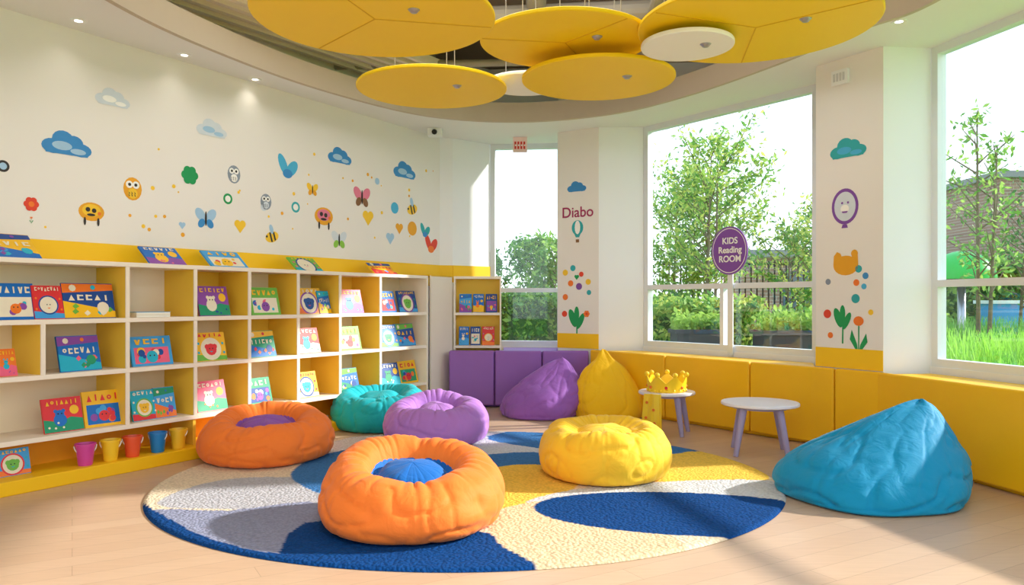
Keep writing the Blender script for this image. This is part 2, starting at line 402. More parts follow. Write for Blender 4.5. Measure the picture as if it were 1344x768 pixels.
for x,z,w,ci in((.10,.766,.13,0),(.25,.766,.13,8),(.42,.766,.16,1),(.12,1.196,.16,4),(.29,1.196,.14,0),(.46,1.196,.15,8)):
    book(mb,FU,x+.03,z,w,.25,ci,12,-.05)
mb.build('picture_books')

# ------------------------------------------------------------ buckets
def bucket(px,col,r=.07,h=.165):
    m=mat('plastic_%d_%d_%d'%col,col,0.3,0.02,spec=.6)
    s=sx(px,.0); p=FS.pt(s,.101,.0)
    mb=MB(); prof=[(0,0),(r*.68,0),(r*.72,.01),(r*.95,h*.92),(r*1.07,h*.93),(r*1.07,h),(r*.93,h),(r*.66,.02),(0,.015)]
    mb.lathe(prof,(0,0,0),m,28)
    pts=[(math.cos(a)*r*1.08,-math.sin(a)*r*.25,h*.9-math.sin(a)*r*1.0) for a in np.linspace(0,math.pi,12)]
    for a,b_ in zip(pts[:-1],pts[1:]): mb.cone(a,b_,.004,.004,M_page,6)
    o=mb.build('toy_bucket',smooth=True,autos=True); o.location=p
    md=o.modifiers.new('e','EDGE_SPLIT'); md.split_angle=math.radians(40)
    o.rotation_euler=(0,0,random.random())
for px,c_ in((112,(215,70,160)),(145,(255,205,40)),(174,(240,90,50)),(207,(20,130,200)),(234,(252,200,50))): bucket(px,c_)

# ------------------------------------------------------------ bean bags
def fabric(name,col):
    m=mat(name,col,0.66,0.04,3,0,160,spec=.22,sheen=.1)
    nt=m.node_tree; b=nt.nodes['Principled BSDF']
    tc=nt.nodes.new('ShaderNodeTexCoord')
    n2=nt.nodes.new('ShaderNodeTexNoise'); n2.inputs['Scale'].default_value=7; n2.inputs['Detail'].default_value=2; n2.inputs['Distortion'].default_value=2.0
    n3=nt.nodes.new('ShaderNodeTexNoise'); n3.inputs['Scale'].default_value=220; n3.inputs['Detail'].default_value=1
    nt.links.new(tc.outputs['Object'],n2.inputs['Vector']); nt.links.new(tc.outputs['Object'],n3.inputs['Vector'])
    bp=nt.nodes.new('ShaderNodeBump'); bp.inputs['Strength'].default_value=.16; bp.inputs['Distance'].default_value=.04
    bq=nt.nodes.new('ShaderNodeBump'); bq.inputs['Strength'].default_value=.18; bq.inputs['Distance'].default_value=.004
    nt.links.new(n2.outputs['Fac'],bp.inputs['Height']); nt.links.new(n3.outputs['Fac'],bq.inputs['Height'])
    nt.links.new(bp.outputs['Normal'],bq.inputs['Normal']); nt.links.new(bq.outputs['Normal'],b.inputs['Normal'])
    return m
def resample(P,k): return catmull(P,k,closed=False)
def crease(v,p=7):
    return -(max(0,1-abs(noise.noise(v))*1.6))**p
def pouf(name,loc,R,H,m,minner=None,seed=0,dent=1.0,tilt=.07):
    prof=[(0.0,0.0),(.5,0),(.80,.0),(.93,.07),(1.0,.28),(1.005,.48),(.97,.68),(.89,.86),(.77,.97),(.64,1.0),(.52,.93),(.44,1-.26*dent),(.40,1-.30*dent),(.30,1-.17*dent),(.15,1-.10*dent),(0,1-.08*dent)]
    pr=resample(prof,5); N=240; verts=[];faces=[]
    for k,(r,z) in enumerate(pr):
        for i in range(N):
            th=2*math.pi*i/N; x=math.cos(th);y=math.sin(th)
            lump=noise.noise(Vector((x*1.0+seed*7.1,y*1.0,z*.5+seed)))*.06
            seam=abs(math.sin(th*3+seed)); sd=-(max(0,1-seam*14))*.014 if r>.5 and z>.03 else 0
            rimw=math.exp(-((r-.58)/.22)**2) if z>.6 else .15
            g=crease(Vector((x*5.5+seed,y*5.5-seed,z*.5)),5)*.026*rimw
            f=crease(Vector((x*1.7-seed,y*1.7+3,z*2.2+seed)),7)*.036*(1 if r>.75 else .3)
            f+=crease(Vector((x*3.0-seed,y*3.0+3,z*1.4+seed)),7)*.018*(1 if r>.7 else .2)
            edge=1 if r>.05 else 0
            rr=r*(1+lump+edge*(sd+g*.6+f))
            zz=z*(1+noise.noise(Vector((x*1.0+seed*3,y*1.0,.5)))*.11*min(1,r*2))
            if z>.5: zz+=(g*2.0+sd*.8+f*.5)+noise.noise(Vector((x*rr*3.5+seed,y*rr*3.5,seed)))*.035
            zz+=tilt*y*r*z/H*R*1.2
            verts.append((x*rr*R,y*rr*R,max(0,zz*H)))
    K=len(pr)
    for k in range(K-1):
        for i in range(N): faces.append((k*N+i,k*N+(i+1)%N,(k+1)*N+(i+1)%N,(k+1)*N+i))
    mb=MB(); mb.add(verts,faces,m)
    if minner:
        kk=mb.mi(minner); start=5*11-1
        for idx in range(len(mb.f)):
            if idx//N>=start: mb.m[idx]=kk
    o=mb.build(name,smooth=True,autos=True); o.location=loc
    return o
C_or=fabric('fabric_orange',(248,126,46)); C_teal=fabric('fabric_teal',(16,176,190)); C_pur=fabric('fabric_lilac',(180,124,208))
C_yel=fabric('fabric_yellow',(254,202,48)); C_blue=fabric('fabric_cyan_blue',(0,142,190)); C_nb=fabric('fabric_royal',(10,104,190)); C_dp=fabric('fabric_deep_purple',(146,88,182)); C_am=fabric('fabric_amber',(255,196,14)); C_vi=fabric('fabric_violet',(152,94,182))
RZ=.022
pouf('bean_bag_pouf',(-.60,4.60,RZ),.55,.385,C_or,C_nb,1,1.0,.16)
pouf('bean_bag_pouf',(-2.10,6.50,RZ),.56,.36,C_or,C_dp,2,.9,.12)
pouf('bean_bag_pouf',(-.72,7.27,RZ),.50,.38,C_pur,None,3,.9,.12)
pouf('bean_bag_pouf',(-1.41,8.18,.0),.52,.40,C_teal,None,4,.6,.08)
pouf('bean_bag_pouf',(.71,5.86,RZ),.50,.385,C_yel,None,5,.45,.06)

def teardrop(name,loc,R,H,m,off,seed=0,ridge=0.0,sq=.55,ex=1.4,ybase=1.0,pinch=1.0):
    prof=[(0,0),(.5,0),(.85,0),(.96,.05),(1.0,.17),(.97,.32),(.87,.46),(.71,.60),(.52,.74),(.34*pinch,.87),(.18*pinch,.96),(.06,1.0),(0,1.0)]
    pr=resample(prof,6); N=240; K=len(pr); verts=[]; faces=[]
    for k,(r,z) in enumerate(pr):
        cxo=off[0]*max(z,0)**ex; cyo=off[1]*max(z,0)**ex
        for i in range(N):
            th=2*math.pi*i/N; x=math.cos(th); y=math.sin(th)
            lump=noise.noise(Vector((x*1.2+seed*5,y*1.2,z*1.8+seed)))*.10
            seam=abs(math.sin(th*1.5+.6)); sd=-(max(0,1-seam*14))*.016 if z>.03 else 0
            ang=crease(Vector((x*2.4-seed,y*2.4+2,z*1.6)),7)*.05*min(1,z*1.6)
            fold=crease(Vector((x*1.6+seed,y*1.6,z*3.6+seed)),7)*.055 if .04<z<.9 else 0
            fold+=crease(Vector((x*2.6+seed*2,y*2.6,z*5+seed)),8)*.022 if .04<z<.9 else 0
            rr=r*(1+lump+sd+ang+fold)
            sy=(1-sq*min(1,max(0,z)))*ybase; sxx=1+ridge*max(0,z)
            verts.append((cxo+x*rr*R*sxx, cyo+y*rr*R*sy, max(0,z*H*(1+lump*.4))))
    for k in range(K-1):
        for i in range(N): faces.append((k*N+i,k*N+(i+1)%N,(k+1)*N+(i+1)%N,(k+1)*N+i))
    mb=MB(); mb.add(verts,faces,m)
    o=mb.build(name,smooth=True,autos=True); o.location=loc; return o
teardrop('bean_bag',(2.47,5.30,0),.62,.64,C_blue,(.42,.10),2,.15,.6)
teardrop('bean_bag',(.33,9.00,0),.49,.66,C_vi,(.26,.15),6,.1,.5)
teardrop('bean_bag',(1.13,8.86,0),.42,.76,C_am,(-.04,.22),9,.1,.6,1.2,.85,.7)

# ------------------------------------------------------------ rug
EC=(-.318,5.79); ERX=2.29; ERY=2.01
mr=bpy.data.materials.new('rug_wool'); mr.use_nodes=True; nt=mr.node_tree; b=nt.nodes['Principled BSDF']
at=nt.nodes.new('ShaderNodeAttribute'); at.attribute_name='Col'
tc=nt.nodes.new('ShaderNodeTexCoord')
vo=nt.nodes.new('ShaderNodeTexVoronoi'); vo.inputs['Scale'].default_value=48
nt.links.new(tc.outputs['Object'],vo.inputs['Vector'])
cr=nt.nodes.new('ShaderNodeValToRGB'); cr.color_ramp.elements[0].color=(1.1,1.1,1.1,1); cr.color_ramp.elements[1].color=(.7,.7,.7,1); cr.color_ramp.elements[1].position=.85
nt.links.new(vo.outputs['Distance'],cr.inputs[0])
mx=nt.nodes.new('ShaderNodeMix'); mx.data_type='RGBA'; mx.blend_type='MULTIPLY'; mx.inputs[0].default_value=.7
nt.links.new(at.outputs['Color'],mx.inputs[6]); nt.links.new(cr.outputs[0],mx.inputs[7]); nt.links.new(mx.outputs[2],b.inputs['Base Color'])
bp=nt.nodes.new('ShaderNodeBump'); bp.inputs['Strength'].default_value=.55; bp.inputs['Distance'].default_value=.014; bp.invert=True
nt.links.new(vo.outputs['Distance'],bp.inputs['Height']); nt.links.new(bp.outputs['Normal'],b.inputs['Normal'])
b.inputs['Roughness'].default_value=.95; b.inputs['Specular IOR Level'].default_value=.1
CREAM=(236,216,188); GRAY=(192,190,198); NAVY=(14,68,132); MID=(66,122,182); YEL=(248,202,84); WHT=(216,216,220); SAND=(232,206,168); LAV=(152,156,184)
regions=[
 ([(230,650),(300,632),(395,630),(440,640),(430,672),(300,672),(210,668)],GRAY),
 ([(180,680),(300,674),(430,668),(440,770),(170,770)],LAV),
 ([(420,590),(560,560),(700,562),(760,585),(600,612),(500,625)],WHT),
 ([(383,622),(430,598),(520,590),(505,640),(440,655),(395,640)],MID),
 ([(595,606),(700,596),(740,612),(700,626),(620,622)],MID),
 ([(640,575),(760,560),(860,580),(935,590),(930,604),(860,606),(700,590)],MID),
 ([(640,622),(720,614),(760,640),(700,660),(655,680)],YEL),
 ([(860,604),(960,596),(1010,632),(900,646),(862,640)],YEL),
 ([(690,662),(800,640),(1012,634),(1040,665),(990,690),(760,668)],WHT),
 ([(640,690),(655,672),(760,662),(900,720),(880,775),(700,770)],SAND),
 ([(400,690),(620,700),(660,722),(706,748),(712,770),(400,770)],NAVY),
 ([(180,668),(200,672),(262,706),(340,728),(430,738),(440,770),(160,770)],NAVY),
]
regs=[([floorpt(*q) for q in catmull(p,4)],c_) for p,c_ in regions]
cxy=floorpt(905,676); regs.append(([(cxy[0]+.98*math.cos(a),cxy[1]+.50*math.sin(a)-.10*math.cos(a)) for a in np.linspace(0,2*math.pi,48)],NAVY))
NR,NA=170,600
rr=np.linspace(0,1,NR)[:,None]; aa=np.linspace(0,2*np.pi,NA,endpoint=False)[None,:]
X=(EC[0]+ERX*rr*np.cos(aa)); Y=(EC[1]+ERY*rr*np.sin(aa))
Z=np.full_like(X,.018)+rng.normal(0,.0009,X.shape); Z[-1,:]=.002; Z[-2,:]=.014
cols=np.ones((NR,NA,4)); cols[...,:3]=lin(CREAM)[:3]
def inside(poly,X,Y):
    r=np.zeros(X.shape,bool); n=len(poly)
    for i in range(n):
        x0,y0=poly[i]; x1,y1=poly[(i+1)%n]
        if y0==y1: continue
        c=((y0>Y)!=(y1>Y))&(X<(x1-x0)*(Y-y0)/(y1-y0)+x0); r^=c
    return r
for p,c_ in regs:
    k=inside(p,X,Y); cols[k,:3]=lin(c_)[:3]
vs=np.stack([X,Y,Z],-1).reshape(-1,3)
fs=[(k*NA+i,k*NA+(i+1)%NA,(k+1)*NA+(i+1)%NA,(k+1)*NA+i) for k in range(NR-1) for i in range(NA)]
me=bpy.data.meshes.new('round_rug'); me.from_pydata(vs.tolist(),[],fs)
ca=me.color_attributes.new('Col','FLOAT_COLOR','POINT'); ca.data.foreach_set('color',cols.reshape(-1))
me.materials.append(mr); me.polygons.foreach_set('use_smooth',[True]*len(fs)); me.update()
bm=bmesh.new(); bm.from_mesh(me); bmesh.ops.recalc_face_normals(bm,faces=bm.faces)
if sum(f.normal.z for f in list(bm.faces)[:500])<0: bmesh.ops.reverse_faces(bm,faces=bm.faces)
bm.to_mesh(me); bm.free()
rug=bpy.data.objects.new('round_rug',me); sc.collection.objects.link(rug)

# ------------------------------------------------------------ tables
M_tt=mat('table_top_white',(236,232,242),0.35,0.02); M_leg=mat('table_leg_lilac',(164,154,196),0.45,0.03)
def table(loc,r,h,rot,name='side_table'):
    e=empty(name,loc)
    mb=MB(); mb.lathe([(0,h-.03),(r*.96,h-.03),(r,h-.022),(r,h-.006),(r*.985,h),(0,h)],(0,0,0),M_tt,64)
    o=mb.build('top',e,smooth=True,autos=True); md=o.modifiers.new('e','EDGE_SPLIT'); md.split_angle=.6
    for i in range(4):
        a=rot+i*math.pi/2; mb=MB()
        mb.cone((math.cos(a)*r*.92,math.sin(a)*r*.92,0),(math.cos(a)*r*.62,math.sin(a)*r*.62,h-.032),.022,.034,M_leg,16)
        mb.build('leg_%d'%i,e,autos=True)
    mb=MB(); mb.lathe([(0,h-.055),(r*.7,h-.055),(r*.7,h-.031),(0,h-.031)],(0,0,0),M_leg,40); mb.build('apron',e,autos=True)
    return e
table((2.20,6.76,0),.335,.455,.55)
t1=table((1.58,7.78,0),.285,.43,.4)
mb=MB(); r=.19; n=60; M_cy=mat('crown_yellow',(255,210,36),0.35,0.03)
vs=[];fs=[]
def crz(a): 
    s=(a/(2*math.pi)*7)%1; return .09+.08*(1-abs(2*s-1))
for rr_,inn_ in((r,0),(r-.012,1)):
    for i in range(n*2):
        a=2*math.pi*i/(n*2); k=1.06
        vs.append((rr_*math.cos(a),rr_*math.sin(a),.0)); vs.append((rr_*k*math.cos(a),rr_*k*math.sin(a),crz(a)))
N2=n*2
for i in range(N2):
    j=(i+1)%N2; o2=2*N2
    fs+=[(2*i,2*j,2*j+1,2*i+1),(o2+2*i,o2+2*i+1,o2+2*j+1,o2+2*j),(2*i+1,2*j+1,o2+2*j+1,o2+2*i+1),(2*i,o2+2*i,o2+2*j,2*j)]
mb.add(vs,fs,M_cy)
def ball(mb,c,r_,m,n=14): 
    mb.lathe([(r_*math.sin(math.pi*k/8),-r_*math.cos(math.pi*k/8)) for k in range(9)],c,m,n)
for i in range(7):
    a=2*math.pi*(i+.5)/7; ball(mb,(r*1.06*math.cos(a),r*1.06*math.sin(a),.175),.026,M_cy)
    a=2*math.pi*(i)/7; ball(mb,(r*1.03*math.cos(a),r*1.03*math.sin(a),.05),.016,[BM[5],BM[1]][i%2])
for i in range(18):
    a=2*math.pi*i/18; ball(mb,(r*1.0*math.cos(a),r*1.0*math.sin(a),.018),.017,M_cy,10)
cr_=mb.build('toy_crown',autos=True); cr_.location=(1.575,7.76,.432)
mb=MB(); K=14
Fd=Frame((1.30,7.60),(1.50,7.46)); 
vs=[];fs=[]
for k in range(K+1):
    tt=k/K; z=.43-.40*tt; w=.085+.03*tt
    for q in range(9):
        x=(q/8-.5)*2; vs.append(Fd.pt(.12+x*w,z,.02+.012*math.sin(x*5+tt*2)+.03*tt))
for k in range(K):
    for q in range(8): fs.append((k*9+q,k*9+q+1,(k+1)*9+q+1,(k+1)*9+q))
mb.add(vs,fs,M_cy)
for (x,z) in((.08,.35),(.15,.28),(.07,.2),(.16,.15),(.11,.09)): mb.add([Fd.pt(x+a,z+b_,.07) for a,b_ in circ(0,0,.014)],[tuple(range(16))],BM[5])
o=mb.build('dotted_cloth'); md=o.modifiers.new('s','SOLIDIFY'); md.thickness=.006
o.parent=t1; o.location=-t1.location

# ------------------------------------------------------------ ceiling discs
M_seam=mat('disc_seam',(225,175,10),0.7)
M_duct=mat('duct_grey',(165,158,146),0.6,0.05,metal=.2)
def disc(px,py,rp,Z,m,seams=3,rods=True,rot=.3):
    Y0=(Z-CH)*F/(HY-py); X0=(px-672)/F*Y0; R=rp/F*Y0
    e=empty('ceiling_disc_panel',(X0,Y0,Z))
    mb=MB(); mb.lathe([(0,0),(R*.99,0),(R,.006),(R,.024),(R*.99,.03),(0,.03)],(0,0,0),m,96)
    o=mb.build('panel',e,smooth=True,autos=True); md=o.modifiers.new('e','EDGE_SPLIT'); md.split_angle=.6
    mb=MB()
    for i in range(seams):
        a=rot+i*2*math.pi/3; c=Vector((math.cos(a),math.sin(a),0)); p=Vector((-c.y,c.x,0))
        mb.boxax(c*R*.49+Vector((0,0,-.001)),(c*R*.49,p*.004,Vector((0,0,.002))),M_seam)
    if seams: mb.build('seams',e)
    mb=MB(); mb.lathe([(0,-.02),(.02,-.02),(.035,-.004),(.04,0),(0,0)],(R*.35,-R*.2,0),M_metal,16); mb.build('sprinkler',e,smooth=True)
    mb=MB()
    for i in range(3):
        a=1+i*2.1; mb.cone((R*.5*math.cos(a),R*.5*math.sin(a),.03),(R*.5*math.cos(a),R*.5*math.sin(a),TOP-Z),.004,.004,M_duct,8)
    mb.build('hanger_rods',e)
disc(492,25,158,3.25,M_disc,3,rot=.2)
disc(567,118,98,3.20,M_disc,0)
disc(742,56,112,3.26,M_disc,3,rot=-.9)
disc(785,106,100,3.14,M_disc,0)
disc(690,112,52,3.34,M_discw,0)
disc(992,36,153,3.22,M_disc,3,rot=1.4)
disc(902,62,60,3.14,M_discw,0)
mb=MB()
def cz(px,py,Z): q=ceilpt(px,py,Z); return Vector((q[0],q[1],Z))
a=cz(215,3,4.0); c=cz(470,88,4.0); d=(c-a).normalized(); nn=Vector((-d.y,d.x,0))
for i in range(6):
    o=nn*(-.16*i); mb.boxax((a+c)/2+o,(d*2.4,nn*.03,Vector((0,0,.05))),M_pipe)
mb.build('ceiling_slats')
mb=MB()
for x0,y0,x1,y1,z,r_ in((-3,8.0,2.5,7.4,4.2,.12),(-2.5,6.6,3,6.1,4.35,.05),(1.1,3,1.5,9.5,4.1,.07),(.1,3,.3,9.5,4.3,.1),(-1.2,3,-1.0,9.5,4.4,.05),(-3,5.2,3,5.6,4.3,.05),(-2,8.6,2.5,8.3,4.0,.04)):
    mb.cone((x0,y0,z),(x1,y1,z),r_,r_,M_duct,16)
mb.build('ceiling_ducts',smooth=False)
M_em=mat('downlight_lens',(255,248,235),0.4,0,emit=5)
for px,py in((103,27),(242,72),(335,104),(1180,28)):
    q=ceilpt(px,py); mb=MB(); mb.lathe([(.03,-.004),(.055,-.008),(.06,0)],(0,0,0),M_white,24); mb.lathe([(0,-.003),(.032,-.003)],(0,0,0),M_em,24)
    o=mb.build('recessed_downlight'); o.location=(q[0],q[1],CEIL-.0005)
M_red=mat('exit_red',(214,50,50),0.5)
def wallbox(fr,px,py,w,h,dep,name,ms,d=0):
    s,z,_=fr.hit(px,py,d); mb=MB(); fr.box(mb,s-w/2,s+w/2,d+.001,d+dep,z-h/2,z+h/2,ms[0])
    if len(ms)>1:
        for i in range(4): fr.box(mb,s-w*.38+i*w*.2,s-w*.38+i*w*.2+w*.12,d+dep,d+dep+.003,z-h*.28,z+h*.28,ms[1])
    return mb.build(name)
q=ceilpt(683,180); 
fx=Frame((q[0]-.1,q[1]),(q[0]+.1,q[1])); mb=MB(); fx.box(mb,0,.19,-.03,.0,CEIL-.20,CEIL-.0,mat('exit_pink',(250,215,210),.5))
for i in range(4): fx.box(mb,.02+i*.04,.045+i*.04,0,.003,CEIL-.16,CEIL-.06,M_red)
for i in range(4): fx.box(mb,.027+i*.04,.045+i*.04,.003,.004,CEIL-.12,CEIL-.10,M_white)
mb.build('exit_sign')
wallbox(FP2,1105,102,.16,.13,.04,'wall_speaker',(M_white,mat('grille',(205,205,208),0.5)),.007)
q=ceilpt(572,172); mb=MB(); mb.box(-.09,.09,-.08,.08,-.09,0,M_white); mb.cone((0,-.08,-.05),(0,-.12,-.06),.035,.03,M_dark,16); o=mb.build('security_camera',bevel=.0); o.location=(q[0],q[1]-.1,CEIL)

# ------------------------------------------------------------ wall stickers
SC={k:mat('sticker_'+k,v,0.6,0.05,20) for k,v in dict(blue=(60,140,205),lblue=(165,200,230),pale=(214,222,232),green=(30,155,88),teal=(50,170,176),yellow=(248,200,50),
   amber=(236,166,36),red=(226,70,46),orange=(242,124,46),purple=(130,78,166),black=(50,45,45),white=(250,248,244),grey=(140,150,165),pink=(230,125,152),magenta=(166,44,96),cyan=(76,178,222),brown=(136,94,60),lime=(140,195,70)).items()}
def cloud(a,b_): return [(circ(-.28,-.05,.22,.15),a),(circ(.28,-.06,.22,.14),a),(circ(-.08,.1,.22,.19),a),(circ(.14,.06,.19,.16),a),([(-.42,-.19),(.42,-.19),(.45,-.05),(-.45,-.05)],a),
    (circ(-.1,-.02,.2,.09),b_),(circ(.22,-.1,.16,.06),b_)]
def flower(a,b_): return [(circ(.25*math.cos(q),.25*math.sin(q),.2),a) for q in np.arange(0,6.2,math.pi/3)]+[(circ(0,0,.17),b_)]
def turtle(a,b_): return [(circ(0,0,.5,.36,20),a),(circ(0,.05,.36,.24),b_),(circ(.1,.05,.09),'black'),(circ(-.14,.08,.09),'black'),(circ(-.26,-.38,.05,.16),'black'),(circ(.26,-.38,.05,.16),'black'),(circ(-.02,-.12,.16,.05),'black'),(circ(.3,-.05,.07),'orange')]
def owl(a,b_): return [(circ(0,0,.42,.5),a),(circ(-.15,.18,.16),'white'),(circ(.15,.18,.16),'white'),(circ(-.14,.18,.07),'black'),(circ(.14,.18,.07),'black'),(circ(0,-.2,.22,.22),b_)]+[([(-.2+i*.13,-.12-j*.1),(-.13+i*.13,-.2-j*.1),(-.17+i*.13,-.24-j*.1)],'black') for i in range(3) for j in range(2)]
def rot(pts,a): return [(x*math.cos(a)-y*math.sin(a),x*math.sin(a)+y*math.cos(a)) for x,y in pts]
def sh(pts,dx,dy): return [(x+dx,y+dy) for x,y in pts]
def wings(a,b_): return [(sh(rot(circ(0,0,.17,.40),.45),-.22,.08),a),(sh(rot(circ(0,0,.2,.34),-.7),.18,-.02),a),(circ(-.02,-.22,.22,.16),b_)]
def butterfly(a,b_): return [(sh(rot(circ(0,0,.2,.3),.7),-.25,.15),a),(sh(rot(circ(0,0,.2,.3),-.7),.25,.15),a),(sh(rot(circ(0,0,.15,.2),-.6),-.2,-.2),b_),(sh(rot(circ(0,0,.15,.2),.6),.2,-.2),b_),(circ(0,0,.05,.3),'black')]
def bee(a): return [(rot(circ(0,0,.42,.27),.3),a),(rot([(-.12,-.24),(-.02,-.25),(-.02,.25),(-.12,.24)],.3),'black'),(rot([(.1,-.24),(.2,-.2),(.2,.2),(.1,.24)],.3),'black'),(sh(rot(circ(0,0,.12,.24),.3),-.05,.38),'lblue'),(circ(-.33,.0,.06),'black')]
def heart(a): return [(circ(-.2,.15,.24),a),(circ(.2,.15,.24),a),([(-.42,.06),(.42,.06),(0,-.45)],a)]
def ringd(a,b_): return [(circ(0,0,.5,.5,24),a),(circ(0,0,.3,.3,20),b_)]
def dot(a): return [(circ(0,0,.5),a)]
def balloon(a,b_): return [(circ(0,.2,.42,.48,20),a),([(-.25,-.15),(.25,-.15),(.12,-.42),(-.12,-.42)],a),(circ(0,.22,.2,.44,14),b_),([(-.12,-.55),(.12,-.55),(.12,-.75),(-.12,-.75)],'brown')]
def plant(a,b_): return [([(-.03,-.9),(.03,-.9),(.04,.6),(-.02,.6)],a),([(0,-.8),(-.45,-.1),(-.35,.35),(-.08,-.3)],a),([(0,-.8),(.45,-.2),(.38,.2),(.08,-.35)],a),(circ(0,.75,.26,.22),b_)]
def tulip(a,b_): return [([(-.03,-1),(.03,-1),(.03,.3),(-.03,.3)],a),([(0,-.9),(-.42,-.35),(-.3,-.1)],a),([(0,-.9),(.42,-.35),(.3,-.1)],a),([(-.28,.7),(-.12,.45),(0,.72),(.12,.45),(.28,.7),(.26,.3),(0,.12),(-.26,.3)],b_)]
def leafy(a): return [([(-.04,-1),(.04,-1),(.06,.2),(-.02,.2)],a),(sh(rot(circ(0,0,.2,.5),.35),-.24,.25),a),(sh(rot(circ(0,0,.16,.46),-.45),.22,.1),a),(circ(0,.45,.15,.42),a)]
def crownst(a): return [(circ(0,-.12,.48,.34,20),a),([(-.48,-.1),(-.46,.22),(-.34,.36),(-.2,.3),(-.12,.12)],a),([(.48,-.1),(.46,.3),(.12,.12)],a),(circ(.34,.28,.13),a)]
def facering(a): return [(circ(0,0,.5,.6,28),a),(circ(0,0,.40,.49,28),'pale'),(circ(-.1,.12,.04),a),(circ(.12,.12,.04),a),(circ(0,-.08,.16,.14),'white'),([(-.12,-.16),(.12,-.16),(.08,-.22),(-.08,-.22)],a),([(-.08,-.6),(.08,-.6),(.12,-.72),(-.12,-.72)],a)]
def decal(name,fr,px,py,w,layers,d=.0):
    s0=fr.hit(px-w/2,py,d)[0]; s1=fr.hit(px+w/2,py,d)[0]; s,z,Yd=fr.hit(px,py,d)
    W=abs(s1-s0); 
    mb=MB()
    for k,(pts,cn) in enumerate(layers):
        o=d+.0012+k*.0005
        mb.add([fr.pt(s+x*W,z+y*W,o) for x,y in pts],[tuple(range(len(pts)))],SC[cn])
    return mb.build(name+'_wall_sticker')
L_=[('cloud',88,191,66,cloud('blue','lblue')),('cloud',148,130,46,cloud('pale','white')),('cloud',278,170,40,cloud('pale','lblue')),('cloud',446,206,31,cloud('blue','lblue')),('cloud',531,225,29,cloud('blue','lblue')),
('ring',4,218,17,ringd('black','lblue')),('flower',249,230,25,flower('green','green')),('owl',174,248,29,owl('amber','yellow')),('turtle',120,278,34,turtle('amber','yellow')),('flower',41,268,23,flower('red','orange')),
('butterfly',270,287,28,butterfly('lblue','blue')),('heart',315,297,17,heart('yellow')),('owl',307,229,20,owl('grey','white')),('penguin',349,265,17,owl('grey','pale')),('bird',378,220,29,wings('cyan','blue')),
('ring',299,261,12,ringd('green','white')),('bee',357,311,21,bee('yellow')),('ring',388,272,11,ringd('teal','white')),('butterfly',410,249,15,butterfly('yellow','amber')),('ladybird',425,284,24,turtle('amber','pink')),
('butterfly',445,315,20,butterfly('pale','lime')),('butterfly',475,259,22,butterfly('pink','brown')),('chick',483,286,16,heart('yellow')),('drop',518,273,10,dot('cyan')),('bee',541,275,16,bee('yellow')),('mushroom',524,300,11,heart('amber')),
('bird',566,321,18,wings('red','orange')),('bird',558,303,14,wings('teal','blue')),('star',495,238,6,dot('lblue')),('stem',41,288,6,tulip('green','orange')),('leaf',239,296,10,heart('lblue')),('dot',346,272,8,dot('pale')),('cloud',512,313,12,heart('lblue')),('heart',541,300,12,dot('amber'))]
for nme,px,py,w,ly in L_: decal(nme,FW,px,py,w,ly)
R=random.Random(5)
mb=MB()
for i in range(80):
    px=R.uniform(40,570); py=R.uniform(150+px*.1,305+px*.02)
    if any(abs(px-a[1])<a[3]*.8 and abs(py-a[2])<a[3]*.8 for a in L_): continue
    s,z,_=FW.hit(px,py); w=R.uniform(.012,.030); m=SC[R.choice(['yellow','yellow','amber'])]
    mb.add([FW.pt(s+x*w,z+y*w,.0015) for x,y in circ(0,0,.7)],[tuple(range(16))],m)
mb.build('dots_wall_sticker')
dp=.007
for nme,px,py,w,ly in [('cloud',757,246,25,cloud('blue','blue')),('balloon',758,303,18,balloon('teal','white')),('leaf',757,424,22,leafy('green')),('flower',770,412,9,flower('orange','red')),
    ('dot',742,358,7,dot('yellow')),('dot',752,352,7,dot('teal')),('dot',763,360,6,dot('red')),('dot',749,372,7,dot('orange')),('dot',760,376,8,dot('purple')),('dot',772,370,7,dot('yellow')),('dot',742,390,7,dot('orange')),('heart',757,364,7,heart('green')),('dot',773,384,6,dot('teal')),('dot',741,412,7,dot('red'))]:
    decal(nme,FP1,px,py,w,ly,dp)
for nme,px,py,w,ly in [('cloud',1113,196,48,cloud('teal','cyan')),('badge',1109,271,35,facering('purple')),('bird',1110,344,34,crownst('amber')),('leaf',1106,424,24,leafy('green')),('plant',1127,443,26,plant('green','orange')),
    ('dot',1127,353,9,dot('teal')),('dot',1136,362,8,dot('blue')),('dot',1124,371,8,dot('orange')),('dot',1134,376,7,dot('cyan')),('dot',1086,412,10,dot('red')),('dot',1143,410,7,dot('yellow')),('dot',1123,392,11,dot('teal')),('dot',1087,370,7,dot('grey')),('dot',1090,440,7,dot('orange'))]:
    decal(nme,FP2,px,py,w,ly,dp)
def textobj(name,body,fr,px,py,size,m,d):
    s,z,_=fr.hit(px,py,d); cu=bpy.data.curves.new(name,'FONT'); cu.body=body; cu.size=size; cu.align_x='CENTER'; cu.align_y='CENTER'; cu.extrude=.001; cu.offset=.002
    cu.materials.append(m); o=bpy.data.objects.new(name,cu); sc.collection.objects.link(o)
    n=fr.n; x=Vector((0,0,1)).cross(n)
    M=Matrix.Identity(4); M.col[0][:3]=x; M.col[1][:3]=(0,0,1); M.col[2][:3]=n; M.col[3][:3]=fr.pt(s,z,d+.002)
    o.matrix_world=M; return o
textobj('lettering_wall_sticker','Diabo',FP1,758,279,.19,SC['magenta'],dp)

